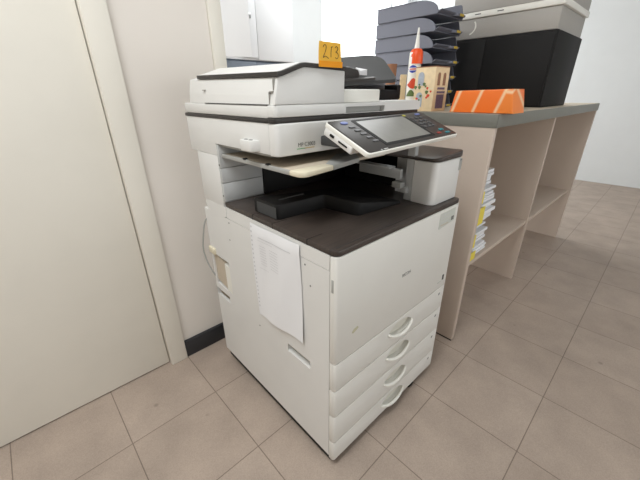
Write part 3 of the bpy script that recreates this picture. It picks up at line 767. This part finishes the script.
# letter trays
def letter_tray(z, label):
    x0, x1, y0, y1 = 1.10, 1.335, .455, .80
    r = thing('letter_tray', label, 'letter tray', ((x0+x1)/2, (y0+y1)/2, z), 'dark letter trays stacked on the counter')
    bm = B()
    box(bm, x0+.004, x1-.004, y0+.012, y1, z, z+.004, .001)
    side = [(y1, z+.001), (y1, z+.0615), (y0+.115, z+.0615)]
    n = 8   # the side walls sweep down towards the open front
    for k in range(1, n+1):
        a = k/n*PI/2; side.append((y0+.115-.105*math.sin(a), z+.012+.0495*math.cos(a)))
    side += [(y0+.01, z+.001)]
    prism(bm, side, 'x', x0, x0+.004, .0008, 1)
    prism(bm, fillet([(y1, z), (y1, z+.0647), (y0+.02, z+.0647), (y0+.006, z+.012), (y0+.01, z)], [0, 0, .012, .01, 0]), 'x', x1-.004, x1, .0008, 1)
    box(bm, x0+.004, x1-.004, y1-.004, y1, z+.003, z+.058, .001)
    box(bm, x0-.003, x0+.001, y0+.12, y1+.002, z+.0585, z+.062, .0008)
    b_ = obj('tray_body', bm, M['letter_tray'], r)
    bm = B()
    prism(bm, [(y0+.018, z+.002), (y0-.004, z+.012), (y0-.006, z+.017), (y0+.02, z+.006)], 'x', x0+.002, x1-.002, .0008, 1)
    prism(bm, fillet([(x1-.095, y0-.016), (x1-.04, y0-.017), (x1-.004, y0+.02), (x1-.12, y0+.02)], .006), 'z', z+.004, z+.016, .002)
    obj('front_lip', bm, M['letter_tray'], r)
    bm = B(); box(bm, x1-.080, x1-.045, y0-.0185, y0-.0145, z+.005, z+.0155, .0005); obj('index_insert', bm, M['tag_gold'], r)
    return r
NT = 7; pitch = .0648
tl_names = ['lowest dark grey letter tray, resting on the counter', 'second dark letter tray up from the counter', 'third dark letter tray up from the counter', 'fourth dark letter tray, middle of the stack',
            'fifth dark letter tray up from the counter', 'dark letter tray second from the top of the stack', 'topmost dark grey letter tray of the stack']
first = letter_tray(ZT, tl_names[0])
for k in range(1, NT): dup(first, (.004*((k*2) % 3-1), .006*((k*5) % 3-1), pitch*k), tl_names[k])

# black cabinet and grey plastic case behind the trays
bc = thing('equipment_cabinet', 'black low cabinet standing on the counter right of the letter trays', 'cabinet', (1.75, .36, ZT))
bx('cabinet_case', 1.505, 1.95, .08, .62, ZT, 1.332, M['black'], bc, .004)
bx('cabinet_door', 1.498, 1.505, .40, .612, ZT+.01, 1.32, M['black'], bc, .002)
bx('cabinet_door', 1.498, 1.505, .088, .395, ZT+.01, 1.32, M['black'], bc, .002)
gc = thing('plastic_case', 'grey plastic case with white rim and curved white mark, on the black cabinet', 'case', (1.75, .36, 1.333))
bx('case_base', 1.51, 1.95, .09, .60, 1.333, 1.425, M['greyplastic'], gc, .006)
bm = B(); box(bm, 1.50, 1.96, .08, .61, 1.4255, 1.452, .004); rim = obj('case_rim', bm, M['handle'], gc)
bm = B()
for y in (.56, .47, .36): box(bm, 1.4992, 1.501, y-.022, y+.008, 1.438, 1.442)
obj('rim_slot', bm, M['darkgrey'], rim)
bx('case_lid', 1.505, 1.955, .085, .605, 1.4525, 1.70, M['greyplastic'], gc, .008)
bm = B(); tube(bm, [(1.5085, .505-.036*math.cos(a), 1.388+.034*math.sin(a)) for a in [(-1.3+2.0*k/14) for k in range(15)]], .0035, 8); obj('curved_mark', bm, M['handle'], gc)

# ------------------------------------------------------------------ far room: cupboard over a blue-grey base
lb = thing('base_cabinet', 'blue-grey base cabinet under the white cupboard in the far room', 'cabinet', (1.5, 2.8, 0))
bx('cabinet_case', .90, 2.05, 2.53, 3.15, 0, 1.366, M['bluegrey'], lb, .003)
bx('cabinet_door', .91, 1.47, 2.51, 2.5295, .06, 1.35, M['bluegrey'], lb, .002); bx('cabinet_door', 1.475, 2.04, 2.51, 2.5295, .06, 1.35, M['bluegrey'], lb, .002)
cb = thing('wall_cupboard', 'white cupboard with its left door ajar on the blue-grey cabinet in the far room', 'cupboard', (1.5, 2.8, 1.367))
bm = B(); Z0, Z1 = 1.367, 2.4
box(bm, .98, 1.0, 2.52, 3.0, Z0, Z1, .001); box(bm, 1.90, 1.92, 2.52, 3.0, Z0, Z1, .001); box(bm, 1.0, 1.90, 2.52, 3.0, Z0, Z0+.02); box(bm, 1.0, 1.90, 2.52, 3.0, Z1-.02, Z1); box(bm, 1.0, 1.90, 2.98, 3.0, Z0+.02, Z1-.02)
obj('cupboard_case', bm, M['cabinet'], cb)
bx('cupboard_gap_filler', 1.34, 1.498, 2.503, 2.5195, Z0+.02, Z1-.02, M['cabinet'], cb, .002)  # added board, put in so the door gap reads light instead of black
bx('cupboard_shelf', 1.0, 1.90, 2.54, 2.98, 1.49, 1.51, M['cabinet'], cb)
bx('cupboard_door', 1.50, 1.918, 2.50, 2.5185, Z0+.004, Z1-.004, M['cabinet'], cb, .002)
bm = B(); prism(bm, [(.98, 2.5185), (.988, 2.50), (1.307, 2.317), (1.315, 2.335)], 'z', Z0+.004, Z1-.004, .001); dl = obj('cupboard_door', bm, M['cabinet'], cb)
bm = B(); box(bm, 1.305, 1.345, 2.342, 2.357, 1.66, 1.70, .003); box(bm, 1.30, 1.317, 2.332, 2.352, 1.65, 1.71, .003); obj('door_catch', bm, M['metal'], dl)
bm = B(); box(bm, 1.95, 2.79, 3.0, 3.19, 0, 2.6, .002); struct('trim_4', bm, M['white_wall'])
